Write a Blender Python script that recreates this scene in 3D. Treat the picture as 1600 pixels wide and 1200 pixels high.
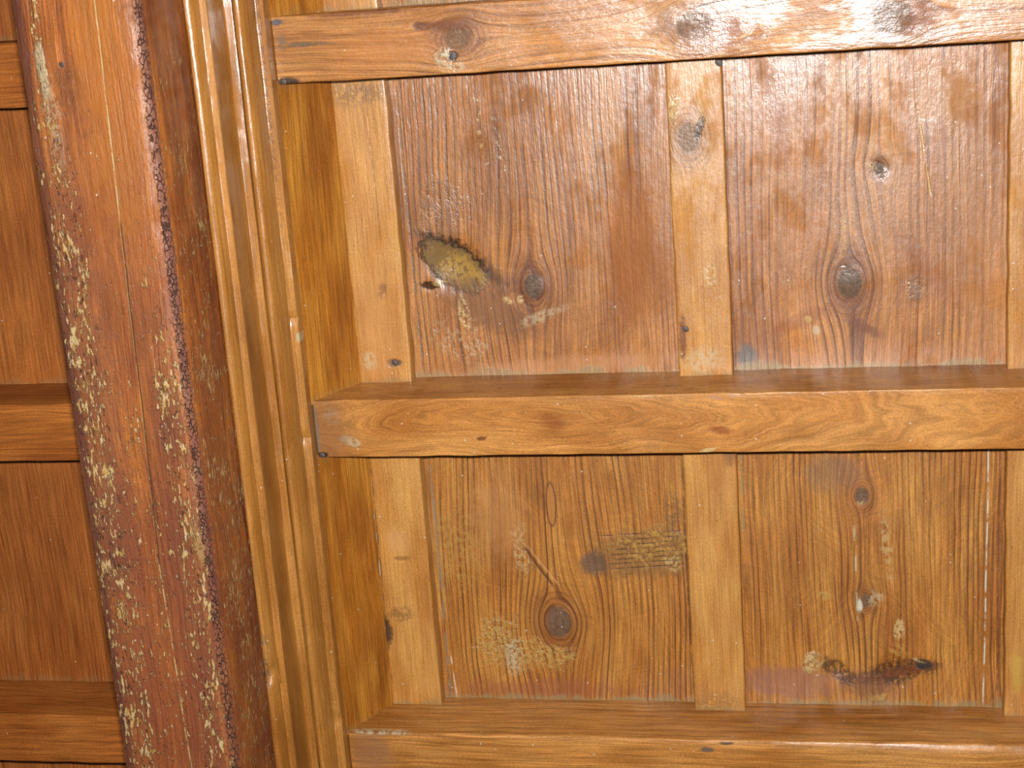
import bpy, math, random
from mathutils import Matrix, Vector, noise as mnoise

for o in list(bpy.data.objects):
    bpy.data.objects.remove(o)
scene = bpy.context.scene
col = scene.collection

# ------------------------------------------------------------------ camera
BOARD_Z = 3.20                       # underside of the ceiling boards
CAM_Z = 1.50
right = Vector((0.98050888, 0.07180632, 0.18288297))
down = Vector((-0.02086522, 0.96361399, -0.26648212))
fwd = Vector((-0.19536369, 0.25747219, 0.94633033))
cam_data = bpy.data.cameras.new('camera')
cam_data.sensor_width = 36.0
cam_data.lens = 2483.495 / 1600 * 36.0
cam_data.clip_start = 0.02
cam = bpy.data.objects.new('camera', cam_data)
up, back = -down, -fwd
cam.matrix_world = Matrix(((right.x, up.x, back.x, 0.0),
                           (right.y, up.y, back.y, 0.0),
                           (right.z, up.z, back.z, CAM_Z),
                           (0, 0, 0, 1)))
col.objects.link(cam)
scene.camera = cam

# ------------------------------------------------------------------ world, flash, exposure
world = bpy.data.worlds.new('room_light')
scene.world = world
world.use_nodes = True
bg = world.node_tree.nodes['Background']
bg.inputs[0].default_value = (0.055, 0.051, 0.047, 1)
bg.inputs[1].default_value = 1.0

flash_data = bpy.data.lights.new('camera_flash', 'AREA')
flash_data.shape = 'RECTANGLE'
flash_data.size = 0.05
flash_data.size_y = 0.03
flash_data.energy = 60.0
flash_data.color = (1.0, 0.985, 0.97)
flash = bpy.data.objects.new('camera_flash', flash_data)
fz = Vector(fwd)
flash.matrix_world = Matrix(((right.x, up.x, back.x, up.x * 0.05),
                             (right.y, up.y, back.y, up.y * 0.05),
                             (right.z, up.z, back.z, CAM_Z + up.z * 0.05),
                             (0, 0, 0, 1)))
col.objects.link(flash)

vs = scene.view_settings
vs.view_transform = 'Standard'
vs.look = 'None'
vs.exposure = 0.0
vs.gamma = 1.0
vs.use_curve_mapping = False
scene.cycles.max_bounces = 4
scene.cycles.diffuse_bounces = 2
scene.cycles.glossy_bounces = 2
scene.cycles.transmission_bounces = 0
scene.cycles.use_adaptive_sampling = True
scene.cycles.adaptive_threshold = 0.05
scene.cycles.adaptive_min_samples = 16

# ------------------------------------------------------------------ node helpers
def lin(r, g, b):
    f = lambda c: (c / 255 / 12.92) if c / 255 <= 0.04045 else ((c / 255 + 0.055) / 1.055) ** 2.4
    return (f(r), f(g), f(b), 1.0)


class S:
    """a float socket with arithmetic"""
    def __init__(self, t, sock):
        self.t, self.s = t, sock

    def _m(self, op, *a):
        return self.t.math(op, self, *a)

    def __add__(self, o): return self._m('ADD', o)
    __radd__ = __add__
    def __sub__(self, o): return self._m('SUBTRACT', o)
    def __rsub__(self, o): return self.t.math('SUBTRACT', o, self)
    def __mul__(self, o): return self._m('MULTIPLY', o)
    __rmul__ = __mul__
    def __truediv__(self, o): return self._m('DIVIDE', o)


class Tree:
    def __init__(self, name):
        m = bpy.data.materials.new(name)
        m.use_nodes = True
        self.mat, self.nt = m, m.node_tree
        self.bsdf = self.nt.nodes['Principled BSDF']
        tc = self.nt.nodes.new('ShaderNodeTexCoord')
        sep = self.nt.nodes.new('ShaderNodeSeparateXYZ')
        self.nt.links.new(tc.outputs['Object'], sep.inputs[0])
        self.x, self.y, self.z = (S(self, sep.outputs[i]) for i in range(3))
        info = self.nt.nodes.new('ShaderNodeObjectInfo')
        self.rand = S(self, info.outputs['Random'])

    def put(self, inp, v):
        if isinstance(v, S):
            self.nt.links.new(v.s, inp)
        elif hasattr(v, 'is_linked') or isinstance(v, bpy.types.NodeSocket):
            self.nt.links.new(v, inp)
        else:
            inp.default_value = v

    def math(self, op, *a):
        n = self.nt.nodes.new('ShaderNodeMath')
        n.operation = op
        for i, v in enumerate(a):
            self.put(n.inputs[i], v)
        return S(self, n.outputs[0])

    def step(self, v, lo, hi, a=0.0, b=1.0):
        n = self.nt.nodes.new('ShaderNodeMapRange')
        n.interpolation_type = 'SMOOTHSTEP'
        self.put(n.inputs['Value'], v)
        self.put(n.inputs['From Min'], lo)
        self.put(n.inputs['From Max'], hi)
        n.inputs['To Min'].default_value = a
        n.inputs['To Max'].default_value = b
        return S(self, n.outputs[0])

    def vec(self, x, y, z=0.0):
        n = self.nt.nodes.new('ShaderNodeCombineXYZ')
        for i, v in enumerate((x, y, z)):
            self.put(n.inputs[i], v)
        return n.outputs[0]

    def noise(self, x, y, z=0.0, detail=2.0, rough=0.5, scale=1.0):
        n = self.nt.nodes.new('ShaderNodeTexNoise')
        n.inputs['Scale'].default_value = scale
        n.inputs['Detail'].default_value = detail
        n.inputs['Roughness'].default_value = rough
        self.nt.links.new(self.vec(x, y, z), n.inputs['Vector'])
        return S(self, n.outputs['Fac'])

    def voronoi(self, x, y, z, feature='F1'):
        n = self.nt.nodes.new('ShaderNodeTexVoronoi')
        n.feature = feature
        n.inputs['Scale'].default_value = 1.0
        self.nt.links.new(self.vec(x, y, z), n.inputs['Vector'])
        if feature == 'F1':
            sep = self.nt.nodes.new('ShaderNodeSeparateColor')
            self.nt.links.new(n.outputs['Color'], sep.inputs[0])
            return S(self, n.outputs['Distance']), S(self, sep.outputs[0])
        return S(self, n.outputs['Distance'])

    def mix(self, fac, a, b):
        n = self.nt.nodes.new('ShaderNodeMix')
        n.data_type = 'RGBA'
        self.put(n.inputs[0], fac)
        self.put(n.inputs[6], a)
        self.put(n.inputs[7], b)
        return n.outputs[2]

    def scale_colour(self, c, fac):
        n = self.nt.nodes.new('ShaderNodeVectorMath')
        n.operation = 'SCALE'
        self.put(n.inputs[0], c)
        self.put(n.inputs['Scale'], fac)
        return n.outputs[0]


CREAM = lin(205, 172, 112)
PALE = lin(196, 178, 140)
YELLOW = lin(190, 148, 72)
GREY = lin(112, 92, 78)
KNOTGREY = lin(98, 84, 74)
BARK = lin(52, 32, 20)
SOOT = lin(42, 34, 32)
GRIME = lin(150, 130, 88)
UMBER = lin(112, 56, 18)
RUST = lin(140, 72, 26)
WHITE = lin(220, 210, 190)


def wood(name, c, axis, pal, freq=150, ring=0.6, wob=0.006, knots=(), stains=(), lines=(),
         fleck=None, dust=0.92, rough=0.42, seed=0.0, eye=None, mottle=0.6, edge=None,
         patch=0.35, wz=0.7, relief=1.0, spec=0.55, crackle=None, scrape=0.0, streak=0.5,
         coat=0.36, coat_rough=0.25, fib=1.0):
    """old varnished pine. c: world x,y of the piece's origin; features are in world metres.
    pal: (dark, mid, light, ring line)"""
    T = Tree(name)
    X, Y, Z = T.x + c[0], T.y + c[1], T.z
    u, v = (X, Y) if axis == 'y' else (Y, X)
    u = u + Z * wz
    sd = seed * 7.31
    if seed < 0:
        sd = T.rand * 90.0
    low = T.noise(u * 5 + sd, v * 2.2, Z * 5, 2)
    mid_n = T.noise(u * 26 + sd, v * 8, Z * 26 + sd, 3)
    g = u + (low - 0.5) * (wob * 4) + (mid_n - 0.5) * wob
    km = None
    halo = None
    ringsum = None
    for (kx, ky, a, e, core) in knots:
        ku, kv = (kx, ky) if axis == 'y' else (ky, kx)
        du, dv = u - ku, (v - kv) * (1.0 / e)
        du2 = du * du
        r2 = du2 + dv * dv
        A = a * 1.7
        g = g - (A * A) * du / (r2 + A * A * 0.45)
        r = T.math('SQRT', r2) * (1.0 / a) + (mid_n - 0.5) * 0.35
        k = T.step(r, 1.08, 0.82)
        h = T.step(r, 2.9, 0.9)
        rr = T.math('FRACT', r * 2.6)
        rs = T.step(rr, 0.5, 0.95) * T.step(r, 3.0, 1.2) * 0.5
        k = k * core
        km = k if km is None else T.math('MAXIMUM', km, k)
        halo = h if halo is None else T.math('MAXIMUM', halo, h)
        ringsum = rs if ringsum is None else T.math('MAXIMUM', ringsum, rs)
    if eye:
        ex, ey, kk, amp = eye
        eu, ev = (ex, ey) if axis == 'y' else (ey, ex)
        a1 = u - eu + (low - 0.5) * 0.03
        b1 = (v - ev) * kk
        g = T.math('SQRT', a1 * a1 + b1 * b1 + 0.00004) + (mid_n - 0.5) * amp
    p = g * freq + T.noise(g * (freq * 0.23) + sd, sd, 0.0, 1) * 2.2
    saw = T.math('FRACT', p)
    late = T.step(saw, 0.50, 0.92) * T.step(saw, 1.0, 0.94)
    amp = T.noise(g * 42 + sd, v * 3.0, sd, 2)
    late = late * T.step(amp, 0.32, 0.68, 0.12, 1.0) * ring
    fibre = T.noise(g * 620 + sd, v * 16, Z * 300, 2, 0.6)
    big = T.noise(u * 9 + sd, v * 5 + sd, Z * 9, 3, 0.6)

    colr = T.mix(T.step(big, 0.3, 0.7), pal[0], pal[1])
    colr = T.mix(T.step(mid_n, 0.40, 0.72) * mottle, colr, pal[2])
    strk = T.noise(g * 130 + sd, v * 5 + sd, Z * 60, 3, 0.65)
    colr = T.mix(T.step(strk, 0.50, 0.72) * streak, colr, pal[2])
    colr = T.mix(T.step(strk, 0.48, 0.28) * streak, colr, tuple(0.5 * a_ + 0.5 * b_ for a_, b_ in zip(pal[0], pal[3])))
    colr = T.mix(late, colr, pal[3])
    colr = T.scale_colour(colr, T.step(fibre, 0.25, 0.75, 1 - 0.34 * fib, 1 + 0.28 * fib))
    grit = T.noise(u * 900 + sd, v * 420, Z * 900, 2, 0.6)
    colr = T.scale_colour(colr, T.step(grit, 0.25, 0.75, 0.80, 1.18))
    height = late * (-0.5) + fibre * 0.5
    rgh = None
    if halo is not None:
        colr = T.mix(halo * 0.45, colr, UMBER)
        colr = T.mix(ringsum, colr, lin(84, 42, 18))
        kn = T.noise(u * 300, v * 300, sd, 3)
        kc = T.mix(kn, lin(58, 44, 36), lin(134, 114, 96))
        colr = T.mix(km, colr, kc)
        height = height + km * (kn - 0.6) * 1.2
    # fine worn speckle over the whole finish
    sp = T.noise(u * 260 + sd, v * 95, Z * 260, 3, 0.6)
    sp2 = T.noise(u * 14 + sd * 2, v * 9, Z * 14, 2)
    worn = T.step(sp, 0.66, 0.74) * T.step(sp2, 0.46, 0.66)
    colr = T.mix(worn * 0.35, colr, CREAM)
    pore = T.step(T.noise(u * 500 + sd, v * 120 + 3, Z * 500, 2), 0.69, 0.76)
    colr = T.mix(pore * 0.55, colr, lin(70, 38, 16))
    if scrape:
        sw = (low - 0.5) * 0.25
        s1 = T.noise((v + u * 0.7 + sw) * 260, (u - v * 0.7) * 9 + sd, sd, 2, 0.6)
        s2 = T.noise((v - u * 0.9 - sw) * 210, (u + v * 0.9) * 11, sd + 3, 2, 0.6)
        sm = T.step(sp2, 0.38, 0.62)
        colr = T.scale_colour(colr, (s1 * sm + s2 * (1.0 - sm) - 0.5) * scrape + 1.0)
    dist = T.noise(u * 48 + sd, v * 48, sd, 4, 0.65)
    dist2 = T.noise(u * 210 + sd, v * 150, sd + 4, 3, 0.65)
    matte = km * 0.8 if km is not None else None
    for st in stains:
        sx, sy, rx, ry, ang, colour, strength, soft, rag, hgt = st[:10]
        dx, dy = X - sx, Y - sy
        ca, sa = math.cos(ang), math.sin(ang)
        a1 = (dx * ca + dy * sa) * (1.0 / rx)
        b1 = (dy * ca - dx * sa) * (1.0 / ry)
        d = T.math('SQRT', a1 * a1 + b1 * b1) + (dist - 0.5) * (rag * 3.6 + (0.5 if rag > 0.07 else 0.15)) + (dist2 - 0.5) * (rag * 1.6 + (0.5 if rag > 0.07 else 0.1))
        m = T.step(d, 1.0 + soft, 1.0 - soft)
        if rag > 0.35:
            m = m * T.step(dist2, 0.36 + (rag - 0.35) * 0.35, 0.52 + (rag - 0.35) * 0.3)
        if len(st) > 10:
            mm = m * st[10]
            matte = mm if matte is None else T.math('MAXIMUM', matte, mm)
        m = m * strength
        if axis == 'x':
            m = m * T.step(Z, 0.012, 0.004)
        colr = T.mix(m, colr, colour)
        if hgt:
            height = height + m * hgt + m * dist2 * abs(hgt)
    for (x0, y0, x1, y1, w, colour, strength, brk) in lines:
        L = math.hypot(x1 - x0, y1 - y0)
        ca, sa = (x1 - x0) / L, (y1 - y0) / L
        dx, dy = X - x0, Y - y0
        t = dx * ca + dy * sa
        n = T.math('ABSOLUTE', dy * ca - dx * sa + (mid_n - 0.5) * 0.004)
        m = T.step(n, w, w * 0.35) * T.step(t, 0.0, 0.01) * T.step(t, L, L - 0.01)
        if brk:
            m = m * T.step(dist, 0.5 - 0.25 * (1 - brk), 0.56)
        m = m * strength
        colr = T.mix(m, colr, colour)
        height = height - m * 0.8
    if fleck:
        f1 = T.noise(u * 330 + sd, v * 90 + sd, Z * 330, 3, 0.65)
        f2 = T.noise(u * 300 + sd + 5, v * 210 + sd, Z * 300, 3, 0.6)
        curl = 1.0 - T.math('ABSOLUTE', f2 - 0.5) * 4.5
        fn = T.math('MAXIMUM', f1, curl * 0.58 + (f1 - 0.5) * 0.5)
        fa = T.noise(u * 60, v * 22 + sd, Z * 8, 4, 0.65)
        zone_m = None
        for (fx, fw, fy0, fy1, fs) in fleck:
            q = T.step(T.math('ABSOLUTE', X - fx), fw, fw * 0.25) * T.step(Y, fy0, fy1) * fs
            zone_m = q if zone_m is None else T.math('MAXIMUM', zone_m, q)
        thr = 0.685 - zone_m * 0.15 - (fa - 0.5) * 0.50
        fm = T.step(fn - thr, 0.0, 0.05)
        colr = T.mix(fm * 0.9, colr, T.mix(T.step(dist2, 0.35, 0.6), YELLOW, lin(214, 184, 132)))
        dk = T.step(T.noise(u * 260 + 9, v * 120, Z * 200 + sd, 3, 0.6), 0.60, 0.68) * zone_m
        colr = T.mix(dk * 0.75, colr, lin(66, 36, 28))
        height = height + fm * 1.2 - dk
    if crackle:
        cx, cw, cy1 = crackle
        cz = T.step(T.math('ABSOLUTE', X - cx + (dist - 0.5) * 0.006), cw, cw * 0.55) * T.step(Z + (dist2 - 0.5) * 0.012, 0.013, 0.006)
        cd = T.voronoi(X * 260 + (dist2 - 0.5) * 2, Y * 140, Z * 260, 'DISTANCE_TO_EDGE')
        crk = T.step(cd, 0.12, 0.03)
        colr = T.mix(cz * T.step(Y + (dist - 0.5) * 0.3, cy1, cy1 * 0.2, 0.25, 0.8), colr, lin(128, 84, 72))  # purple-grey sheen of the cracked band put into the colour
        crk = crk * T.step(dist2, 0.40, 0.52)
        colr = T.mix(crk * cz * 0.8, colr, lin(52, 34, 30))
        height = height - crk * cz * 3.0 + cz * dist2 * 2.0
    if edge:
        e0, e1, amt = edge
        ed = T.math('MINIMUM', v - e0, e1 - v) if not isinstance(e0, str) else None
        em = T.step(ed + (dist - 0.5) * 0.035, 0.008, 0.0) * amt
        colr = T.mix(em, colr, GRIME)
        height = height + em * dist2
    vd, vr = T.voronoi(X * 115 + sd, Y * 115, Z * 115 + sd)
    dm = T.step(vd, 0.14, 0.08) * T.step(vr, dust, dust + 0.01)
    colr = T.mix(dm * 0.75, colr, WHITE)
    # sheen: rubbed and scraped patches are duller
    pn = T.noise(u * 24 + sd + 5, v * 15, sd, 3, 0.7)
    pm = T.step(pn, 0.46, 0.66)
    ru = pm * patch * 0.5 + (fibre - 0.5) * 0.12 + rough
    nt, B = T.nt, T.bsdf
    T.put(B.inputs['Base Color'], T.scale_colour(colr, 0.6))
    T.put(B.inputs['Roughness'], ru)
    sp_l = T.step(pn, 0.44, 0.66, spec, spec * 0.55)
    ct_l = T.step(pn, 0.47, 0.63, coat, coat * 0.15)
    if matte is not None:
        keep = 1.0 - matte
        sp_l, ct_l = sp_l * keep, ct_l * keep
    T.put(B.inputs['Specular IOR Level'], sp_l)
    T.put(B.inputs['Coat Weight'], ct_l)
    T.put(B.inputs['Coat Roughness'], (fibre - 0.5) * 0.14 + coat_rough)
    B.inputs['Coat IOR'].default_value = 1.6
    bump = nt.nodes.new('ShaderNodeBump')
    bump.inputs['Strength'].default_value = 1.0
    bump.inputs['Distance'].default_value = 0.00042 * relief
    T.put(bump.inputs['Height'], height + dist * 0.5 + sp * 0.9 + strk * 0.8)
    nt.links.new(bump.outputs[0], B.inputs['Coat Normal'])
    nt.links.new(bump.outputs[0], B.inputs['Normal'])
    return T.mat


def plain(name, colour, rough=0.6, metal=0.0):
    T = Tree(name)
    n = T.noise(T.x * 400, T.y * 400, T.z * 400, 3)
    T.put(T.bsdf.inputs['Base Color'], T.mix(n, colour, tuple(k * 0.4 for k in colour[:3]) + (1,)))
    T.bsdf.inputs['Roughness'].default_value = rough
    T.bsdf.inputs['Metallic'].default_value = metal
    return T.mat


# ------------------------------------------------------------------ mesh helpers
def link(name, verts, faces, mat, parent=None, loc=(0, 0, 0), sharp=35):
    me = bpy.data.meshes.new(name)
    me.from_pydata(verts, [], faces)
    me.update()
    for p in me.polygons:
        p.use_smooth = True
    me.set_sharp_from_angle(angle=math.radians(sharp))
    me.materials.append(mat)
    o = bpy.data.objects.new(name, me)
    col.objects.link(o)
    if parent is not None:
        o.parent = parent
        o.location = Vector(loc) - Vector(parent.location)
    else:
        o.location = loc
    return o


def n1(a, b, s=0.0):
    return mnoise.noise(Vector((a, b, s)))


def spaced(lo, hi, n, r):
    """coordinates lo..hi with bevel rows near both ends"""
    bev = [0, 0.08 * r, 0.3 * r, 0.62 * r, r]
    inner = [lo + r + (hi - lo - 2 * r) * i / n for i in range(1, n)]
    return [lo + k for k in bev] + inner + [hi - k for k in reversed(bev)]


def slab(name, x0, x1, y0, y1, h, t, mat, parent, r=0.002, nx=20, ny=20, wav=0.0006,
         ragged=0.0006, seed=0, dents=(), r_fn=None):
    """a timber hanging under the boards: underside at BOARD_Z-h, thickness t, worn arrises"""
    cx, cy = (x0 + x1) / 2, (y0 + y1) / 2
    zb = BOARD_Z - h
    xs, ys = spaced(x0, x1, nx, r), spaced(y0, y1, ny, r)
    verts, faces = [], []
    W, H = len(xs), len(ys)
    for j, y in enumerate(ys):
        for i, x in enumerate(xs):
            dx = min(x - x0, x1 - x)
            dy = min(y - y0, y1 - y)
            rr = r
            up_ = 0.0
            for d in (dx, dy):
                if d < rr:
                    up_ = max(up_, rr - math.sqrt(max(rr * rr - (rr - d) ** 2, 0)))
            z = zb + up_ + wav * n1(x * 9 + seed, y * 9, seed)
            if r_fn:
                z += r_fn(x, y)
            for (ax, ay, ar, ad) in dents:
                q = math.hypot(x - ax, y - ay) / ar
                if q < 1:
                    z += ad * (1 - q * q) ** 2
            ex = ragged * n1(y * 30, seed + 3, (0 if x < cx else 9)) if dx < r * 1.01 else 0
            ey = ragged * n1(x * 30, seed + 5, (0 if y < cy else 9)) if dy < r * 1.01 else 0
            verts.append((x + ex - cx, y + ey - cy, z - zb))
    for j in range(H - 1):
        for i in range(W - 1):
            a = j * W + i
            faces.append((a, a + W, a + W + 1, a + 1))
    ring = [i for i in range(W)] + [j * W + W - 1 for j in range(1, H)] + \
           [(H - 1) * W + i for i in range(W - 2, -1, -1)] + [j * W for j in range(H - 2, 0, -1)]
    base = len(verts)
    for k in ring:
        vx, vy, _ = verts[k]
        verts.append((vx, vy, t))
    n = len(ring)
    for k in range(n):
        k2 = (k + 1) % n
        faces.append((ring[k], ring[k2], base + k2, base + k))
    faces.append(tuple(base + k for k in range(n)))
    return link(name, verts, faces, mat, parent, (cx, cy, zb), sharp=50)


def extrude_y(name, prof, y0, y1, dy, mat, parent, jitter=0.0003, seed=0, warp=None, drift=None):
    """closed cross-section of (x, depth below the boards), run along y"""
    n = len(prof)
    m = int(round((y1 - y0) / dy)) + 1
    cx = sum(p[0] for p in prof) / n
    zc = BOARD_Z - max(p[1] for p in prof)
    verts, faces = [], []
    for j in range(m):
        y = y0 + (y1 - y0) * j / (m - 1)
        for i, (x, h) in enumerate(prof):
            jx = jitter * n1(y * 22, i * 0.7, seed) + 2 * jitter * n1(y * 3, i * 0.15, seed + 4)
            jz = jitter * n1(y * 22, i * 0.7, seed + 8)
            if drift:
                jx += drift(y)
            if warp:
                wx, wz = warp(i, x, h, y)
                jx += wx
                jz += wz
            verts.append((x + jx - cx, y - (y0 + y1) / 2, BOARD_Z - h + jz - zc))
    for j in range(m - 1):
        for i in range(n):
            a, b = j * n + i, j * n + (i + 1) % n
            faces.append((a, b, b + n, a + n))
    faces.append(tuple(range(n))[::-1])
    faces.append(tuple((m - 1) * n + i for i in range(n)))
    o = link(name, verts, faces, mat, parent, (cx, (y0 + y1) / 2, zc), sharp=32)
    import bmesh
    bm = bmesh.new()
    bm.from_mesh(o.data)
    bmesh.ops.recalc_face_normals(bm, faces=bm.faces)
    bm.to_mesh(o.data)
    bm.free()
    return o


def tag(o, label, cat=None, group=None, kind=None):
    o['label'] = label
    if cat:
        o['category'] = cat
    if group:
        o['group'] = group
    if kind:
        o['kind'] = kind
    return o


def thing(name, loc, label, cat, group=None):
    o = bpy.data.objects.new(name, None)
    o.empty_display_size = 0.05
    col.objects.link(o)
    o.location = loc
    return tag(o, label, cat, group, 'thing')


NAIL = plain('nail_iron', lin(72, 58, 50), 0.6, 0.0)
def nail(parent, x, y, h, r=0.0035, sunk=0.0):
    """a hand-made square-ish nail head"""
    verts, faces = [], []
    prof = [(0.0, -0.0012), (0.55, -0.0011), (0.9, -0.0006), (1.0, 0.0004), (0.9, 0.004)]
    seg = 8
    for k, (q, dz) in enumerate(prof):
        for s in range(seg):
            a = 2 * math.pi * s / seg
            w = r * q * (1 + 0.16 * math.sin(2 * a + x * 90))
            verts.append((w * math.cos(a), w * math.sin(a), dz + sunk))
    for k in range(len(prof) - 1):
        for s in range(seg):
            a, b = k * seg + s, k * seg + (s + 1) % seg
            faces.append((a, a + seg, b + seg, b))
    faces.append(tuple((len(prof) - 1) * seg + s for s in range(seg)))
    return link('nail', verts, faces, NAIL, parent, (x, y, BOARD_Z - h))


# ------------------------------------------------------------------ palettes (dark, mid, light, ring line)
P_PANEL = (lin(140, 78, 30), lin(170, 100, 44), lin(188, 120, 60), lin(96, 46, 18))
P_LOWER = (lin(146, 78, 22), lin(176, 104, 38), lin(192, 126, 58), lin(98, 48, 14))
P_BATTEN = (lin(168, 104, 40), lin(190, 126, 56), lin(208, 150, 82), lin(146, 82, 30))
P_SLOPE = (lin(138, 76, 18), lin(166, 98, 26), lin(186, 124, 48), lin(108, 56, 16))
P_JOIST = (lin(154, 86, 30), lin(184, 112, 50), lin(198, 130, 66), lin(112, 56, 20))
P_BEAM = (lin(122, 64, 32), lin(158, 86, 36), lin(184, 110, 44), lin(98, 50, 24))
P_MOULD = (lin(150, 92, 32), lin(182, 120, 52), lin(204, 146, 76), lin(120, 68, 24))
P_LEFT = (lin(142, 76, 26), lin(168, 96, 38), lin(180, 112, 50), lin(108, 54, 20))


def tint(p, r, g, b):
    return tuple((c[0] * r, c[1] * g, c[2] * b, 1.0) for c in p)


P_PANEL = tint(P_PANEL, 1.16, 1.34, 1.3)
P_LOWER = tint(P_LOWER, 1.2, 1.42, 1.35)
P_BATTEN = tint(P_BATTEN, 1.1, 1.14, 1.0)
P_SLOPE = tint(P_SLOPE, 1.35, 1.42, 1.2)
P_JOIST = tint(P_JOIST, 1.24, 1.52, 1.66)
P_BEAM = tint(P_BEAM, 1.22, 1.22, 1.15)
P_MOULD = tint(P_MOULD, 1.08, 1.1, 1.0)
P_LEFT = tint(P_LEFT, 1.25, 1.22, 1.15)

# ------------------------------------------------------------------ the ceiling (setting)
JOISTS = [(-0.364, -0.297), (0.0395, 0.1085), (0.452, 0.5175), (0.8525, 0.921), (1.252, 1.320)]
LJOISTS = [(-0.358, -0.290), (0.0475, 0.1163), (0.4496, 0.5175), (0.839, 0.9025), (1.240, 1.306)]
HJ = 0.0922
XR, XL = 0.92, -1.75
Y0, Y1 = -0.72, 1.66

deck = plain('deck_wood', lin(90, 60, 36), 0.8)
dv = [(XL, Y0, 0), (XR, Y0, 0), (XR, Y1, 0), (XL, Y1, 0), (XL, Y0, .03), (XR, Y0, .03), (XR, Y1, .03), (XL, Y1, .03)]
dv = [(x, y, z) for (x, y, z) in dv]
ceiling = link('ceiling', dv, [(0, 1, 2, 3), (7, 6, 5, 4), (0, 4, 5, 1), (1, 5, 6, 2), (2, 6, 7, 3), (3, 7, 4, 0)],
               deck, None, (0, 0, BOARD_Z + 0.022))
tag(ceiling, 'panelled ceiling of old varnished pine boards with cover battens between the joists', None, None, 'structure')

FAR = dict(panel=wood('panel_wood', (0, 0), 'y', P_PANEL, seed=-1, freq=130),
           batten=wood('batten_wood', (0, 0), 'y', P_BATTEN, seed=-1, ring=0.22, mottle=0.8, wob=0.004),
           left=wood('left_panel_wood', (0, 0), 'y', P_LEFT, seed=-1, freq=170, ring=0.5, mottle=0.4, wob=0.004))
BATTENS = [(-0.5225, -0.4615), (-0.160, -0.1015), (0.1845, 0.245), (0.530, 0.590)]
GAPS = [(a[1], b[0]) for a, b in zip([(-0.8, -0.5225)] + BATTENS, BATTENS + [(XR, XR)])][1:]
ROWS = [(JOISTS[i][1], JOISTS[i + 1][0]) for i in range(4)]
ROWS = [(Y0, JOISTS[0][0])] + ROWS + [(JOISTS[4][1], Y1)]

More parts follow.
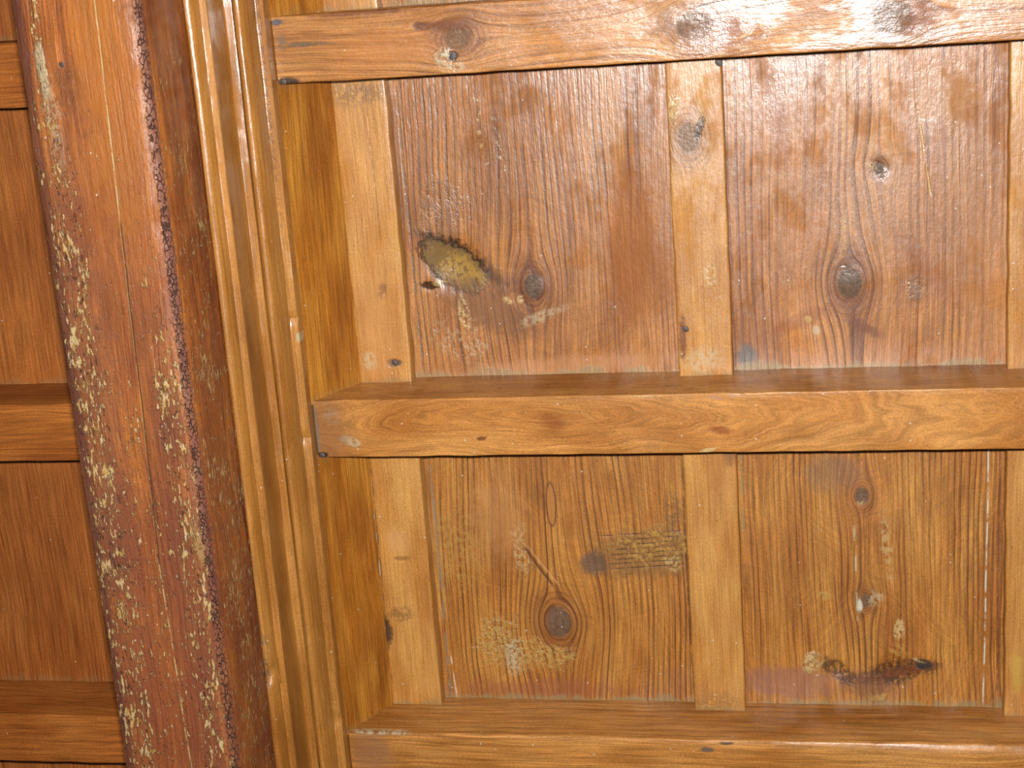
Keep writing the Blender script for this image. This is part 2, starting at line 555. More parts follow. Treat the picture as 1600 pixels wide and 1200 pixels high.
# features of the four boards in view: knots (x, y, core radius, stretch along grain, core strength)
PANEL_FEATURES = {
    (2, 0): dict(
        seed=1.0, freq=125, ring=0.9,
        knots=[(-0.3196, 0.3506, 0.0105, 1.45, 0.9)],
        stains=[
            (-0.207, 0.305, 0.026, 0.078, 0.08, lin(150, 84, 34), 0.45, 0.34, 0.06, 0, 0.65),  # dull wedge, two ellipses; its missing sheen is also painted as darker brown
            (-0.200, 0.345, 0.038, 0.050, 0.10, lin(150, 84, 34), 0.35, 0.45, 0.06, 0, 0.5),
            (-0.430, 0.300, 0.030, 0.012, 0.3, RUST, 0.6, 0.5, 0.25, 0),
            (-0.390, 0.320, 0.056, 0.012, 0.60, BARK, 0.7, 0.5, 0.25, 0),
            (-0.4070, 0.3235, 0.0430, 0.0250, 0.62, SOOT, 0.9, 0.16, 0.13, -0.8, 0.8),
            (-0.4060, 0.3255, 0.0385, 0.0205, 0.62, lin(128, 100, 60), 1.0, 0.12, 0.12, 0.8, 0.8),
            (-0.398, 0.331, 0.030, 0.015, 0.62, YELLOW, 0.7, 0.4, 0.42, 0.6),
            (-0.437, 0.3455, 0.0110, 0.0045, 0.1, BARK, 0.9, 0.3, 0.3, -0.4, 0.9),
            (-0.425, 0.3440, 0.008, 0.003, 0.0, CREAM, 0.8, 0.3, 0.4, 0),
            (-0.368, 0.375, 0.052, 0.024, 0.52, lin(122, 88, 68), 0.65, 0.35, 0.26, 0.4, 0.6),
            (-0.3998, 0.384, 0.006, 0.022, -0.08, CREAM, 0.85, 0.4, 0.5, 1.0),
            (-0.3476, 0.3664, 0.006, 0.004, 0.4, CREAM, 0.9, 0.3, 0.4, 0),
            (-0.3351, 0.3653, 0.005, 0.006, 0.4, CREAM, 0.9, 0.3, 0.4, 0),
            (-0.310, 0.384, 0.028, 0.006, -0.35, PALE, 0.5, 0.4, 0.45, 0),
            (-0.4157, 0.2628, 0.028, 0.034, 0.2, lin(122, 92, 70), 0.5, 0.5, 0.42, 1.0),
            (-0.366, 0.185, 0.004, 0.055, -0.05, CREAM, 0.7, 0.5, 0.85, 0.6),
            (-0.345, 0.205, 0.004, 0.060, -0.12, PALE, 0.6, 0.5, 0.85, 0.6),
            (-0.405, 0.412, 0.040, 0.022, 0.0, PALE, 0.45, 0.5, 0.7, 0.5),
            (-0.300, 0.445, 0.13, 0.012, -0.06, lin(190, 132, 84), 0.55, 0.4, 0.15, 0),
        ],
        lines=[(-0.455, 0.12, -0.453, 0.44, 0.0022, lin(120, 96, 74), 0.8, 0.5)],
        dents=[(-0.4070, 0.3235, 0.038, 0.007), (-0.437, 0.3455, 0.010, 0.002), (-0.3196, 0.3506, 0.02, -0.0012)]),
    (2, 1): dict(
        seed=2.0, freq=112, ring=0.85,
        knots=[(0.0238, 0.3593, 0.0135, 1.4, 0.85), (0.0572, 0.2371, 0.006, 1.2, 0.8)],
        stains=[
            (0.0314, 0.425, 0.007, 0.026, 0.0, lin(92, 50, 34), 0.6, 0.5, 0.2, 0),
            (0.040, 0.408, 0.020, 0.006, 0.5, UMBER, 0.7, 0.4, 0.3, 0),
            (0.055, 0.2400, 0.009, 0.006, 0.6, KNOTGREY, 0.7, 0.4, 0.4, 1.0),
            (0.049, 0.2350, 0.006, 0.003, 0.6, CREAM, 0.8, 0.4, 0.4, 0),
            (0.020, 0.305, 0.006, 0.025, 0.1, YELLOW, 0.5, 0.5, 0.5, 0),
            (0.0921, 0.3651, 0.010, 0.014, 0.0, GREY, 0.5, 0.4, 0.4, 1.0),
            (-0.0884, 0.4355, 0.010, 0.012, 0.5, lin(78, 78, 76), 0.8, 0.4, 0.35, 0),
            (0.118, 0.165, 0.034, 0.026, 0.3, lin(176, 118, 58), 0.7, 0.3, 0.25, -0.6),
            (-0.046, 0.190, 0.010, 0.050, -0.1, RUST, 0.55, 0.4, 0.35, -0.6),
            (0.105, 0.345, 0.05, 0.012, 0.9, RUST, 0.4, 0.5, 0.3, 0),
            (-0.020, 0.395, 0.045, 0.008, -0.35, RUST, 0.45, 0.5, 0.3, 0),
            (-0.020, 0.3975, 0.004, 0.004, 0.0, YELLOW, 0.8, 0.3, 0.2, 0),
            (-0.012, 0.410, 0.004, 0.005, 0.0, PALE, 0.7, 0.3, 0.2, 0),
            (0.155, 0.275, 0.022, 0.17, 0.0, lin(172, 112, 56), 0.4, 0.6, 0.2, 0),
        ],
        lines=[(0.0946, 0.1650, 0.1090, 0.2720, 0.0018, YELLOW, 0.95, 0.3)],
        dents=[(0.0238, 0.3593, 0.018, -0.0015), (0.0572, 0.2371, 0.012, 0.002)]),
    (3, 0): dict(
        seed=3.0, freq=150, ring=0.95,
        knots=[(-0.3163, 0.7531, 0.0150, 1.35, 0.75)],
        stains=[
            (-0.2050, 0.6680, 0.062, 0.028, -0.12, lin(128, 96, 66), 0.65, 0.3, 0.34, 0.5, 0.8),
            (-0.1950, 0.6620, 0.052, 0.024, -0.12, YELLOW, 0.75, 0.3, 0.60, 0.5),
            (-0.1800, 0.6780, 0.012, 0.010, 0.0, CREAM, 0.7, 0.3, 0.5, 0),
            (-0.2725, 0.6791, 0.016, 0.014, 0.0, lin(104, 82, 64), 0.8, 0.35, 0.2, 0),
            (-0.175, 0.620, 0.012, 0.026, 0.0, lin(128, 96, 66), 0.6, 0.4, 0.45, 0.4, 0.8),
            (-0.3930, 0.775, 0.022, 0.034, 0.3, YELLOW, 0.85, 0.35, 0.52, 1.0),
            (-0.345, 0.795, 0.050, 0.018, 0.1, YELLOW, 0.85, 0.35, 0.52, 1.0),
            (-0.375, 0.800, 0.010, 0.022, 0.0, PALE, 0.7, 0.4, 0.4, 0.5),
            (-0.3548, 0.665, 0.010, 0.034, 0.0, CREAM, 0.7, 0.4, 0.6, 0.6),
            (-0.430, 0.655, 0.03, 0.06, 0.0, YELLOW, 0.5, 0.5, 0.62, 0.4),
            (-0.380, 0.62, 0.03, 0.05, 0.0, lin(198, 140, 84), 0.4, 0.5, 0.3, 0),
            (-0.3158, 0.6068, 0.0062, 0.0275, 0.0, lin(88, 46, 20), 0.85, 0.10, 0.03, 0),
            (-0.3158, 0.6068, 0.0046, 0.0250, 0.0, lin(186, 122, 54), 0.9, 0.12, 0.03, 0),
            (-0.345, 0.84, 0.10, 0.012, 0.0, lin(150, 84, 54), 0.5, 0.5, 0.3, 0),
        ],
        lines=[(-0.3537, 0.6554, -0.3173, 0.7120, 0.0026, lin(96, 54, 26), 0.8, 0.0),
               (-0.3480, 0.6554, -0.3100, 0.7110, 0.0014, lin(206, 150, 96), 0.7, 0.3),
               (-0.4550, 0.5300, -0.4540, 0.855, 0.0030, lin(150, 124, 92), 0.8, 0.5),
               (-0.4500, 0.7900, -0.4470, 0.855, 0.0012, WHITE, 0.9, 0.6),
               (-0.1640, 0.5300, -0.1625, 0.85, 0.0014, BARK, 0.7, 0.2)] +
              [(-0.262 + 0.006 * (k % 3), 0.646 + 0.0058 * k, -0.164, 0.640 + 0.0058 * k, 0.0011, lin(84, 54, 34), 0.75, 0.5) for k in range(8)],
        dents=[(-0.3163, 0.7531, 0.024, -0.0012)]),
    (3, 1): dict(
        seed=4.0, freq=142, ring=0.9,
        knots=[(0.0336, 0.5993, 0.0075, 1.4, 0.8), (0.0353, 0.7234, 0.0060, 1.5, 0.6)],
        stains=[
            (0.005, 0.572, 0.030, 0.020, 0.0, GREY, 0.4, 0.5, 0.35, 0.5),
            (0.0320, 0.6080, 0.005, 0.004, 0.0, CREAM, 0.7, 0.4, 0.4, 0),
            (0.0290, 0.7300, 0.003, 0.008, 0.0, WHITE, 0.9, 0.4, 0.3, 0),
            (-0.010, 0.7180, 0.007, 0.006, 0.0, YELLOW, 0.7, 0.4, 0.4, 0),
            (0.045, 0.7200, 0.008, 0.010, 0.0, PALE, 0.6, 0.4, 0.5, 0),
            (-0.0480, 0.8260, 0.055, 0.020, 0.05, lin(150, 98, 80), 0.6, 0.3, 0.2, 0),
            (0.0040, 0.8100, 0.030, 0.0105, 0.55, BARK, 0.75, 0.35, 0.36, -1.5),
            (-0.0245, 0.8010, 0.0105, 0.0140, 0.3, CREAM, 1.0, 0.25, 0.42, 1.5),
            (0.0660, 0.8120, 0.0470, 0.0130, -0.27, BARK, 0.82, 0.35, 0.36, -1.5),
            (0.0740, 0.8110, 0.0300, 0.0055, -0.27, UMBER, 0.8, 0.4, 0.3, 0.5),
            (0.0990, 0.8010, 0.0080, 0.0060, 0.0, SOOT, 0.9, 0.3, 0.3, -2.0),
            (0.0940, 0.7960, 0.007, 0.002, 0.3, CREAM, 0.8, 0.4, 0.4, 0),
            (0.0721, 0.7580, 0.0055, 0.0130, 0.0, CREAM, 0.9, 0.25, 0.45, 0.5),
            (0.0680, 0.7850, 0.012, 0.010, 0.0, YELLOW, 0.7, 0.4, 0.55, 0.5),
            (0.0465, 0.8415, 0.0130, 0.0060, 0.0, YELLOW, 0.85, 0.3, 0.4, 0.5),
            (0.0340, 0.8270, 0.020, 0.018, 0.0, lin(120, 76, 58), 0.6, 0.5, 0.3, 0),
            (0.060, 0.660, 0.006, 0.045, -0.1, CREAM, 0.6, 0.4, 0.6, 0.4),
        ],
        lines=[(0.0246, 0.6300, 0.0263, 0.7560, 0.0016, PALE, 0.85, 0.8),
               (0.1682, 0.5300, 0.1640, 0.852, 0.0013, WHITE, 0.9, 0.6),
               (-0.0970, 0.53, -0.0985, 0.66, 0.0020, GRIME, 0.7, 0.6),
               (0.1800, 0.53, 0.1785, 0.85, 0.0018, lin(96, 50, 26), 0.7, 0.2)],
        dents=[(0.066, 0.812, 0.030, 0.004), (0.004, 0.81, 0.016, 0.003)]),
}
PANEL_LABELS = {
    (2, 0): 'wide pine board with a large bark scar beside a round dark knot',
    (2, 1): 'wide pine board under the bright glare, big grey oval knot near its foot',
    (3, 0): 'wide pine board with a round knot and a scraped grey saw-marked patch',
    (3, 1): 'wide pine board with two dark bark streaks and yellow putty low down',
}
for ri, (ya, yb) in enumerate(ROWS):
    for gi, (xa, xb) in enumerate(GAPS):
        ft = dict(PANEL_FEATURES.get((ri, gi), dict(seed=10 + ri * 5 + gi)))
        dents = ft.pop('dents', ())
        xa2, xb2, ya2, yb2 = xa - 0.012, xb + 0.012, ya - 0.01, yb + 0.01
        cxy = ((xa2 + xb2) / 2, (ya2 + yb2) / 2)
        m = FAR['panel'] if (ri in (0, 4, 5) or gi >= 2) else wood('panel_wood', cxy, 'y', P_PANEL if ri <= 2 else P_LOWER, edge=(ya, yb, 0.7), scrape=0.55, **ft)
        fine = (ri, gi) in PANEL_FEATURES
        o = slab('panel', xa2, xb2, ya2, yb2, 0.0, 0.021, m, ceiling, r=0.001,
                 nx=70 if fine else 8, ny=80 if fine else 8, seed=ri * 7 + gi, dents=dents, wav=0.0012)
        if (ri, gi) in PANEL_LABELS:
            o['label'] = PANEL_LABELS[(ri, gi)]

BATTEN_FEATURES = {
    (2, 0): dict(stains=[(-0.4960, 0.128, 0.034, 0.014, 0.0, lin(120, 86, 52), 0.6, 0.5, 0.4, 0),
                         (-0.4796, 0.4295, 0.0075, 0.0045, 0.0, SOOT, 0.9, 0.3, 0.3, -2),
                         (-0.5100, 0.4270, 0.008, 0.010, 0.0, PALE, 0.7, 0.4, 0.5, 0.5),
                         (-0.486, 0.345, 0.006, 0.010, 0.2, UMBER, 0.7, 0.4, 0.45, 0),
                         (-0.495, 0.395, 0.02, 0.06, 0.0, lin(206, 146, 80), 0.4, 0.5, 0.3, 0)],
                 lines=[(-0.485, 0.12, -0.483, 0.30, 0.0007, lin(110, 66, 26), 0.7, 0.2)], seed=31),
    (2, 1): dict(knots=[(-0.1393, 0.1934, 0.0125, 1.35, 0.55)],
                 stains=[(-0.1540, 0.165, 0.006, 0.020, 0.15, CREAM, 0.7, 0.4, 0.4, 1.0),
                         (-0.1270, 0.1850, 0.0035, 0.0130, 0.3, BARK, 0.8, 0.4, 0.25, -2),
                         (-0.122, 0.345, 0.008, 0.016, 0.0, CREAM, 0.7, 0.4, 0.55, 0.4),
                         (-0.133, 0.435, 0.022, 0.014, 0.0, PALE, 0.6, 0.5, 0.4, 0),
                         (-0.1540, 0.410, 0.004, 0.022, 0.0, UMBER, 0.8, 0.4, 0.3, -1)], seed=32),
    (3, 0): dict(stains=[(-0.495, 0.665, 0.010, 0.0025, 0.0, UMBER, 0.6, 0.4, 0.3, -1),
                         (-0.497, 0.645, 0.012, 0.016, 0.0, lin(212, 156, 92), 0.6, 0.5, 0.3, 0),
                         (-0.500, 0.735, 0.014, 0.010, 0.0, lin(124, 82, 40), 0.6, 0.5, 0.5, -0.5),
                         (-0.5205, 0.757, 0.006, 0.016, 0.0, SOOT, 0.85, 0.4, 0.35, -2)],
                 lines=[(-0.5195, 0.53, -0.5205, 0.83, 0.0012, SOOT, 0.7, 0.4),
                        (-0.5210, 0.60, -0.5218, 0.80, 0.0008, WHITE, 0.7, 0.9)], seed=33),
    (3, 1): dict(stains=[(-0.132, 0.842, 0.030, 0.012, 0.0, lin(150, 104, 52), 0.6, 0.5, 0.45, 0.5),
                         (-0.108, 0.545, 0.008, 0.010, 0.0, UMBER, 0.6, 0.5, 0.3, 0)], seed=34),
    (3, 2): dict(stains=[(0.197, 0.80, 0.006, 0.02, 0.0, lin(206, 168, 70), 0.6, 0.5, 0.3, 0)], seed=35),
}
for ri, (ya, yb) in enumerate(ROWS):
    for bi, (xa, xb) in enumerate(BATTENS):
        ft = BATTEN_FEATURES.get((ri, bi), dict(seed=50 + ri * 5 + bi))
        m = FAR['batten'] if (ri in (0, 4, 5) or bi >= 3) else wood('batten_wood', ((xa + xb) / 2, (ya + yb) / 2), 'y', P_BATTEN, freq=150, ring=0.22, mottle=0.8,
                 wob=0.004, edge=(ya, yb, 0.45), rough=0.44, fib=0.55, streak=0.35, **ft)
        o = slab('batten', xa, xb, ya - 0.002, yb + 0.002, 0.020, 0.021, m, ceiling, r=0.0022, nx=10, ny=50,
                 seed=100 + ri * 7 + bi, ragged=0.0011)
        for (rr, bb, nx_, ny_, nr) in ((2, 1, -0.1509, 0.3994, 0.0038), (2, 1, -0.1045, 0.1180, 0.0042),
                                       (2, 0, -0.4796, 0.4295, 0.004)):
            if (rr, bb) == (ri, bi):
                nail(o, 0, 0, 0.020, nr).location = (nx_ - (xa + xb) / 2, ny_ - (ya + yb) / 2, 0)

# sloped closing boards between the moulding and the first batten
for ri, (ya, yb) in enumerate(ROWS):
    cy = (ya + yb) / 2
    prof = [(-0.5200, 0.016), (-0.5578, 0.0940), (-0.5700, 0.0880), (-0.5330, 0.0100)]
    cxp = sum(p[0] for p in prof) / 4
    m = wood('sloped_board_wood', (cxp, cy), 'y', P_SLOPE, freq=120, ring=0.35, mottle=0.75, wz=0.5,
             seed=70 + ri, rough=0.42, edge=(ya, yb, 0.2))
    n = 14
    pts = []
    for k in range(n + 1):
        q = k / n
        pts.append((prof[0][0] + (prof[1][0] - prof[0][0]) * q, prof[0][1] + (prof[1][1] - prof[0][1]) * q))
    pts += prof[2:]
    extrude_y('sloped_board', pts, ya - 0.004, yb + 0.004, 0.02, m, ceiling, jitter=0.0004, seed=ri)

# boards of the bay left of the beam
LROWS = [(Y0, LJOISTS[0][0])] + [(LJOISTS[i][1], LJOISTS[i + 1][0]) for i in range(4)] + [(LJOISTS[4][1], Y1)]
LCOLS = [(-1.06, -0.735), (-1.40, -1.064), (XL, -1.404)]
for ri, (ya, yb) in enumerate(LROWS):
    for ci, (xa, xb) in enumerate(LCOLS):
        if ri in (1, 2, 3) and ci == 0:
            kn = {2: [], 3: [(-1.05, 0.73, 0.010, 1.5, 0.4)]}.get(ri, [])
        else:
            kn = []
        m = FAR['left'] if (ri in (0, 4, 5) or ci >= 1) else wood('left_panel_wood', ((xa + xb) / 2, (ya + yb) / 2), 'y', P_LEFT, freq=170, ring=0.5, mottle=0.4,
                 knots=kn, seed=90 + ri * 3 + ci, dust=0.93, edge=(ya, yb, 0.25), patch=0.3, rough=0.42, wob=0.004)
        slab('panel', xa, xb, ya - 0.008, yb + 0.008, 0.0, 0.021, m, ceiling, r=0.0012, nx=16, ny=24,
             seed=40 + ri * 3 + ci)

# ------------------------------------------------------------------ main beam
beam = thing('ceiling_beam', (-0.675, 0.45, BOARD_Z - 0.2925),
             'heavy worn main beam with flaking finish and a long drying crack, left of the moulding', 'beam')
bm_mat = wood('beam_wood', (-0.675, 0.45), 'y', P_BEAM, freq=135, ring=0.5, mottle=0.75, wob=0.008, seed=5, dust=0.93,
              rough=0.5, relief=1.8, wz=0.3, coat=0.15, coat_rough=0.3, spec=0.4, streak=0.75,
              fleck=[(-0.722, 0.034, -0.05, 0.24, 1.0), (-0.636, 0.028, 0.10, 0.42, 0.95), (-0.680, 0.08, 0.05, 0.6, 0.55),
                     (-0.720, 0.010, -0.6, -0.3, 0.9), (-0.6115, 0.006, -0.2, 0.4, 0.8)],
              crackle=(-0.6165, 0.0085, 0.9),
              stains=[(-0.6965, 0.0646, 0.014, 0.020, 0.0, UMBER, 0.7, 0.5, 0.2, 0),
                      (-0.7205, 0.048, 0.0045, 0.028, 0.0, PALE, 0.85, 0.3, 0.25, 0.5),
                      (-0.7165, 0.090, 0.0075, 0.045, 0.0, PALE, 0.6, 0.4, 0.5, 0.5),
                      (-0.6270, 0.525, 0.005, 0.018, -0.1, YELLOW, 0.95, 0.3, 0.3, 1.0),
                      (-0.7370, 0.45, 0.006, 1.2, 0.0, lin(84, 48, 44), 0.75, 0.5, 0.15, -0.5),
                      (-0.690, 0.20, 0.05, 0.12, 0.0, lin(160, 92, 44), 0.4, 0.6, 0.2, 0),
                      (-0.715, 0.42, 0.026, 0.26, 0.0, lin(122, 72, 54), 0.55, 0.6, 0.3, 0.4),
                      (-0.640, 0.58, 0.026, 0.34, 0.0, lin(118, 66, 50), 0.50, 0.6, 0.3, 0.4),
                      (-0.685, 0.72, 0.050, 0.20, 0.0, lin(138, 70, 44), 0.45, 0.6, 0.3, 0),
                      (-0.655, 0.05, 0.03, 0.18, 0.0, lin(190, 116, 40), 0.5, 0.5, 0.3, 0)],
              lines=[(-0.6580, -0.05, -0.6625, 0.20, 0.0013, CREAM, 0.9, 0.35),
                     (-0.6625, 0.19, -0.6712, 0.55, 0.0012, lin(200, 150, 80), 0.85, 0.6),
                     (-0.6625, 0.19, -0.6712, 0.55, 0.0007, SOOT, 0.8, 0.0),
                     (-0.6712, 0.54, -0.6640, 0.90, 0.0013, CREAM, 0.8, 0.45)])
bprof = [(-0.740, 0.0), (-0.740, 0.12), (-0.740, 0.22), (-0.740, 0.282), (-0.7392, 0.287), (-0.7372, 0.2907), (-0.734, 0.2922)]
for k in range(1, 12):
    bprof.append((-0.734 + (0.734 - 0.6265) * k / 12, 0.2925))
bprof += [(-0.6262, 0.2923), (-0.6215, 0.2912), (-0.6165, 0.2882), (-0.6125, 0.2838), (-0.6108, 0.2785),
          (-0.6105, 0.26), (-0.6105, 0.235), (-0.6105, 0.21), (-0.6105, 0.18), (-0.6105, 0.0)]


def beam_warp(i, x, h, y):
    w = 0.0
    if 18 <= i <= 23:
        w = 0.0010 * n1(y * 55, i * 0.9, 3.3) + 0.0012 * n1(y * 18, i * 0.5, 6.1)
    if 3 <= i <= 6:
        w = 0.0009 * n1(y * 40, i * 0.9, 1.3)
    crack = -0.6584 - 0.012 * max(0.0, min(1.0, y / 0.55))
    return (-abs(w), w * 0.7)


extrude_y('beam_timber', bprof, Y0, Y1, 0.008, bm_mat, beam, jitter=0.0004, seed=2, warp=beam_warp)
nail(beam, -0.6965, 0.0646, 0.2925, 0.0045, 0.001)

# ------------------------------------------------------------------ stepped moulding along the beam
mould = thing('cornice_moulding', (-0.585, 0.45, BOARD_Z - 0.1935),
              'stepped honey-coloured moulding of bead, cove and ovolo running along the main beam', 'moulding')


def mould_mat(seed, **k):
    a = dict(freq=140, ring=0.25, mottle=0.35, wob=0.003, rough=0.36, seed=seed, dust=0.94, patch=0.3, relief=0.8, coat=0.55,
             coat_rough=0.22, fib=0.6, streak=0.3)
    a.update(k)
    return wood('moulding_wood', (-0.585, 0.45), 'y', P_MOULD, **a)


def arc(x0, h0, x1, h1, a0, a1, n):
    """quarter-round from (x0,h0), normal angle a0 from straight down, to (x1,h1)"""
    pts = []
    s0, s1, c0, c1 = math.sin(a0), math.sin(a1), math.cos(a0), math.cos(a1)
    for k in range(n + 1):
        a = a0 + (a1 - a0) * k / n
        pts.append((x0 + (x1 - x0) * (math.sin(a) - s0) / (s1 - s0), h1 + (h0 - h1) * (math.cos(a) - c1) / (c0 - c1)))
    return pts


R = math.radians
bead = [(-0.6088, 0.176), (-0.6088, 0.1925)] + arc(-0.6086, 0.1938, -0.5985, 0.1800, R(-14), R(80), 12) + \
       [(-0.5982, 0.1797), (-0.5975, 0.1794), (-0.5922, 0.1794), (-0.5915, 0.1789), (-0.5913, 0.1760)]


def bead_warp(i, x, h, y):
    d = abs(y - 0.732) / 0.013
    if d < 1 and i > 1 and x < -0.598:
        return (0.001, 0.007 * (1 - d * d))
    d = abs(y - 0.66) / 0.05
    if d < 1 and x > -0.604:
        return (0, 0.0018 * (1 - d) * (1 + n1(y * 90, 0, 0)))
    return (0, 0)


extrude_y('bead_strip', bead, Y0, Y1, 0.006, mould_mat(
    11, stains=[(-0.5985, 0.70, 0.010, 0.050, 0.0, GREY, 0.7, 0.5, 0.5, -1),
                (-0.601, 0.732, 0.009, 0.011, 0.0, lin(150, 136, 120), 0.8, 0.3, 0.2, -2),
                (-0.6085, 0.3, 0.0022, 0.5, 0.0, lin(64, 44, 36), 0.7, 0.5, 0.25, 0)]),
    mould, jitter=0.00035, seed=21, warp=bead_warp)
cove = [(-0.598, 0.128), (-0.598, 0.1765), (-0.5918, 0.1765)]
for k in range(9):
    q = k / 8
    cove.append((-0.5919 + 0.0 * q - 0.0016 * math.sin(math.pi * q), 0.1764 - (0.1764 - 0.1345) * q))
cove += [(-0.5912, 0.1333), (-0.5904, 0.1329), (-0.5836, 0.1329), (-0.5829, 0.1324), (-0.5826, 0.128)]
extrude_y('cove_strip', cove, Y0, Y1, 0.010, mould_mat(
    12, lines=[(-0.5908, 0.28, -0.5905, 1.0, 0.0007, WHITE, 0.8, 0.7)]), mould, jitter=0.0003, seed=22)  # white line paints the highlight on the fillet's bevelled edge
ovolo = [(-0.584, 0.080), (-0.584, 0.1285), (-0.5822, 0.1290)] + \
    arc(-0.5812, 0.1330, -0.5668, 0.1094, R(-24), R(72), 14) + \
    [(-0.5664, 0.1090), (-0.5650, 0.1089), (-0.5583, 0.1089), (-0.5577, 0.1084), (-0.5576, 0.100), (-0.5576, 0.080)]


def ovolo_warp(i, x, h, y):
    for yy, w, dpt in ((0.4898, 0.006, 0.003), (0.3557, 0.005, 0.003), (0.83, 0.008, 0.003)):
        d = abs(y - yy) / w
        if d < 1 and 0.100 < h and x > -0.574:
            return (0, dpt * (1 - d * d))
    return (0, 0)


extrude_y('ovolo_strip', ovolo, Y0, Y1, 0.005, mould_mat(
    13, stains=[(-0.5640, 0.4898, 0.0035, 0.005, 0.0, SOOT, 0.8, 0.3, 0.2, 0),
                (-0.572, 0.3557, 0.003, 0.005, 0.0, PALE, 0.8, 0.3, 0.3, 0),
                (-0.578, 0.05, 0.0025, 0.20, 0.0, lin(110, 66, 34), 0.6, 0.4, 0.5, -1)]),
    mould, jitter=0.0003, seed=23, warp=ovolo_warp)

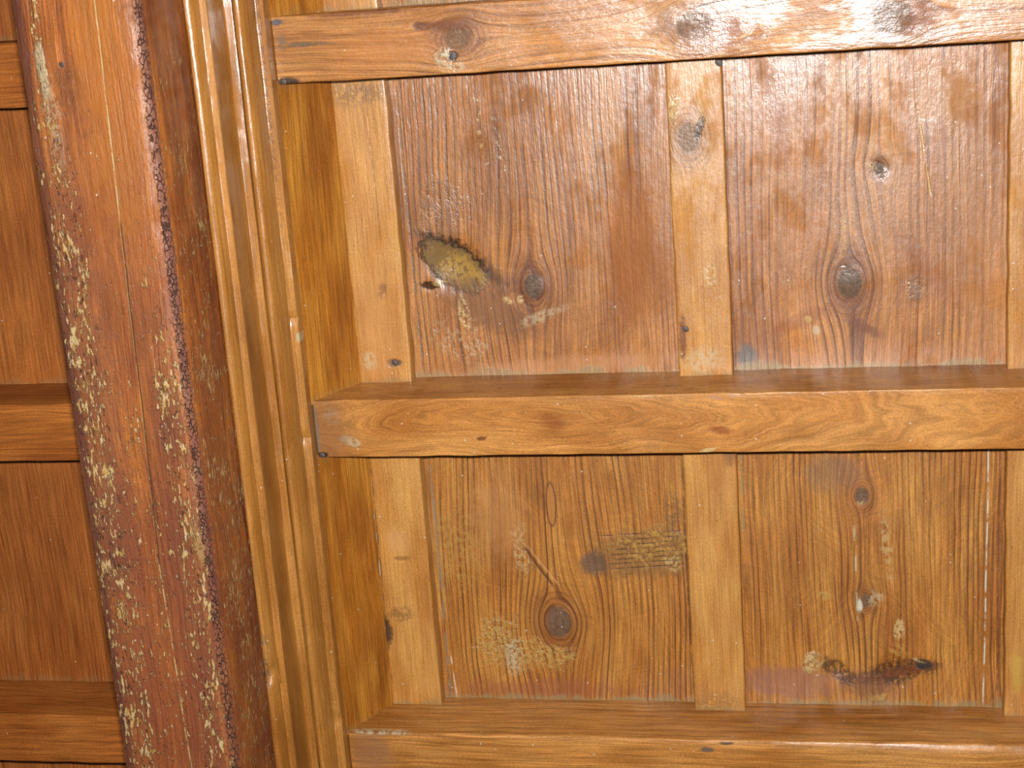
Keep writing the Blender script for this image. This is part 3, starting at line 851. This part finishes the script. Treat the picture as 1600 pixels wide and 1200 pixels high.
# ------------------------------------------------------------------ joists
JLABEL = ['plain ceiling joist right of the beam, next one past the glossy knotty joist',
          'glossy knotty joist under the white glare, topmost right of the beam',
          'middle joist right of the beam, swirling eye-shaped grain on its underside',
          'lowest joist in view right of the beam, its edge catching a pale highlight',
          'plain ceiling joist right of the beam, next one past the pale-edged lowest joist']
LLABEL = ['short joist stub left of the beam, next one past the reddish one',
          'reddish joist stub left of the beam, topmost of three',
          'middle of three joist stubs left of the beam',
          'lowest of three joist stubs left of the beam, in the dim corner',
          'short joist stub left of the beam, next one past the dim one']
JF = {
    1: dict(seed=201, freq=105, ring=0.7, rough=0.38, relief=1.2, scrape=0.3, coat=0.4, spec=0.55,
            knots=[(-0.3617, 0.0735, 0.0120, 1.25, 0.55), (-0.1224, 0.0760, 0.0150, 1.3, 0.65), (0.0677, 0.0800, 0.0170, 1.2, 0.65)],
            stains=[(-0.3683, 0.0907, 0.0052, 0.0045, 0.0, SOOT, 1.0, 0.2, 0.1, -2),
                    (-0.3800, 0.0900, 0.0100, 0.0070, -0.7, PALE, 0.85, 0.3, 0.4, 1.0),
                    (-0.3700, 0.1010, 0.0180, 0.0060, 0.2, PALE, 0.6, 0.4, 0.5, 0.5),
                    (-0.4003, 0.0590, 0.0080, 0.0040, 0.0, BARK, 0.8, 0.4, 0.3, -1),
                    (-0.375, 0.0600, 0.0300, 0.0050, 0.06, UMBER, 0.75, 0.5, 0.2, 0),
                    (-0.5510, 0.0450, 0.0075, 0.0035, 0.0, lin(76, 78, 82), 0.9, 0.3, 0.2, 0),
                    (-0.5480, 0.0640, 0.006, 0.009, 0.0, lin(104, 96, 76), 0.7, 0.4, 0.4, 0),
                    (-0.5250, 0.0690, 0.030, 0.0025, 0.02, lin(92, 84, 66), 0.75, 0.4, 0.42, 0),
                    (-0.5450, 0.1065, 0.013, 0.0045, 0.0, SOOT, 0.9, 0.35, 0.2, -1),
                    (-0.4600, 0.0415, 0.050, 0.0022, 0.0, UMBER, 0.8, 0.4, 0.3, 0),
                    (-0.095, 0.0900, 0.045, 0.018, -0.1, RUST, 0.6, 0.4, 0.42, -1),
                    (0.092, 0.0840, 0.020, 0.016, 0.0, RUST, 0.5, 0.4, 0.42, -1),
                    (-0.4350, 0.0800, 0.050, 0.020, 0.0, lin(188, 114, 40), 0.5, 0.5, 0.2, 0)],
            lines=[(-0.130, 0.060, -0.075, 0.050, 0.0008, BARK, 0.9, 0.0), (-0.105, 0.066, -0.020, 0.0560, 0.0007, BARK, 0.8, 0.0)]),
    2: dict(seed=202, freq=105, ring=0.30, fib=0.7, eye=(-0.3103, 0.4771, 0.13, 0.030), rough=0.40, relief=0.8, wz=0.05, scrape=0.3,
            stains=[(-0.3703, 0.4978, 0.006, 0.0025, 0.0, UMBER, 0.9, 0.4, 0.2, 0),
                    (-0.1130, 0.4924, 0.012, 0.004, 0.1, RUST, 0.8, 0.5, 0.2, 0),
                    (-0.2900, 0.4810, 0.012, 0.008, 0.3, RUST, 0.6, 0.5, 0.2, 0),
                    (-0.5200, 0.4985, 0.011, 0.005, 0.3, PALE, 0.8, 0.3, 0.42, 0.5),
                    (-0.5370, 0.4700, 0.010, 0.008, 0.0, PALE, 0.6, 0.4, 0.5, 0),
                    (-0.5400, 0.485, 0.022, 0.045, 0.0, lin(130, 84, 54), 0.6, 0.5, 0.25, 0),
                    (-0.5566, 0.487, 0.0035, 0.034, 0.0, lin(120, 110, 98), 0.8, 0.4, 0.2, 0),  # grey line paints the shade at the joist's left end
                    (-0.5519, 0.5145, 0.0060, 0.0035, 0.0, SOOT, 1.0, 0.3, 0.1, 0),
                    (-0.1250, 0.5140, 0.009, 0.002, -0.2, CREAM, 0.9, 0.3, 0.3, 0),
                    (-0.1900, 0.4545, 0.018, 0.002, 0.0, CREAM, 0.7, 0.4, 0.5, 0),
                    (-0.1080, 0.4560, 0.014, 0.004, 0.0, lin(176, 140, 120), 0.6, 0.4, 0.4, 0)]),
    3: dict(seed=203, freq=120, ring=0.45, rough=0.40, relief=0.8,
            stains=[(-0.1413, 0.8643, 0.0075, 0.003, 0.0, GREY, 0.9, 0.3, 0.3, 0),
                    (-0.1200, 0.8560, 0.008, 0.002, 0.0, BARK, 0.8, 0.3, 0.3, 0),
                    (-0.5300, 0.880, 0.022, 0.030, 0.0, lin(150, 106, 74), 0.6, 0.5, 0.2, 0),
                    (-0.5200, 0.8525, 0.035, 0.0025, 0.02, PALE, 0.8, 0.4, 0.4, 0)]),
}


def joist(name_i, xa, xb, ya, yb, label, feats, left=False, r=0.0016, r_fn=None):
    cx, cy = (xa + xb) / 2, (ya + yb) / 2
    t = thing('ceiling_joist', (cx, cy, BOARD_Z - HJ), label, 'joist', 'ceiling joists')
    a = dict(freq=115, ring=0.45, mottle=0.55, wob=0.007, seed=220 + name_i + (9 if left else 0), dust=0.90, rough=0.45, coat=0.08, spec=0.3)
    a.update(feats)
    m = wood('joist_wood', (cx, cy), 'x', P_LEFT if left else P_JOIST, **a)
    slab('joist_timber', xa, xb, ya, yb, HJ, HJ + 0.0, m, t, r=r, nx=120, ny=10, seed=300 + name_i,
         ragged=0.0009, wav=0.0008, r_fn=r_fn)
    return t


def chamfer(x, y):
    """the planed arris of the lowest joist widens to the right"""
    w = 0.0015 + 0.009 * max(0.0, min(1.0, (x + 0.15) / 0.4))
    d = y - 0.8525
    return max(0.0, (w - d)) * 0.55 if d < w else 0.0


for i, (ya, yb) in enumerate(JOISTS):
    t = joist(i, -0.5572, XR, ya, yb, JLABEL[i], JF.get(i, {}), r_fn=chamfer if i == 3 else None)
    if i == 1:
        nail(t, -0.5508, 0.1055, HJ, 0.0038)
        nail(t, -0.3683, 0.0907, HJ, 0.0045, 0.001)
    if i == 2:
        nail(t, -0.5519, 0.5145, HJ, 0.0034)
for i, (ya, yb) in enumerate(LJOISTS):
    joist(i, XL, -0.7405, ya, yb, LLABEL[i], {}, left=True)
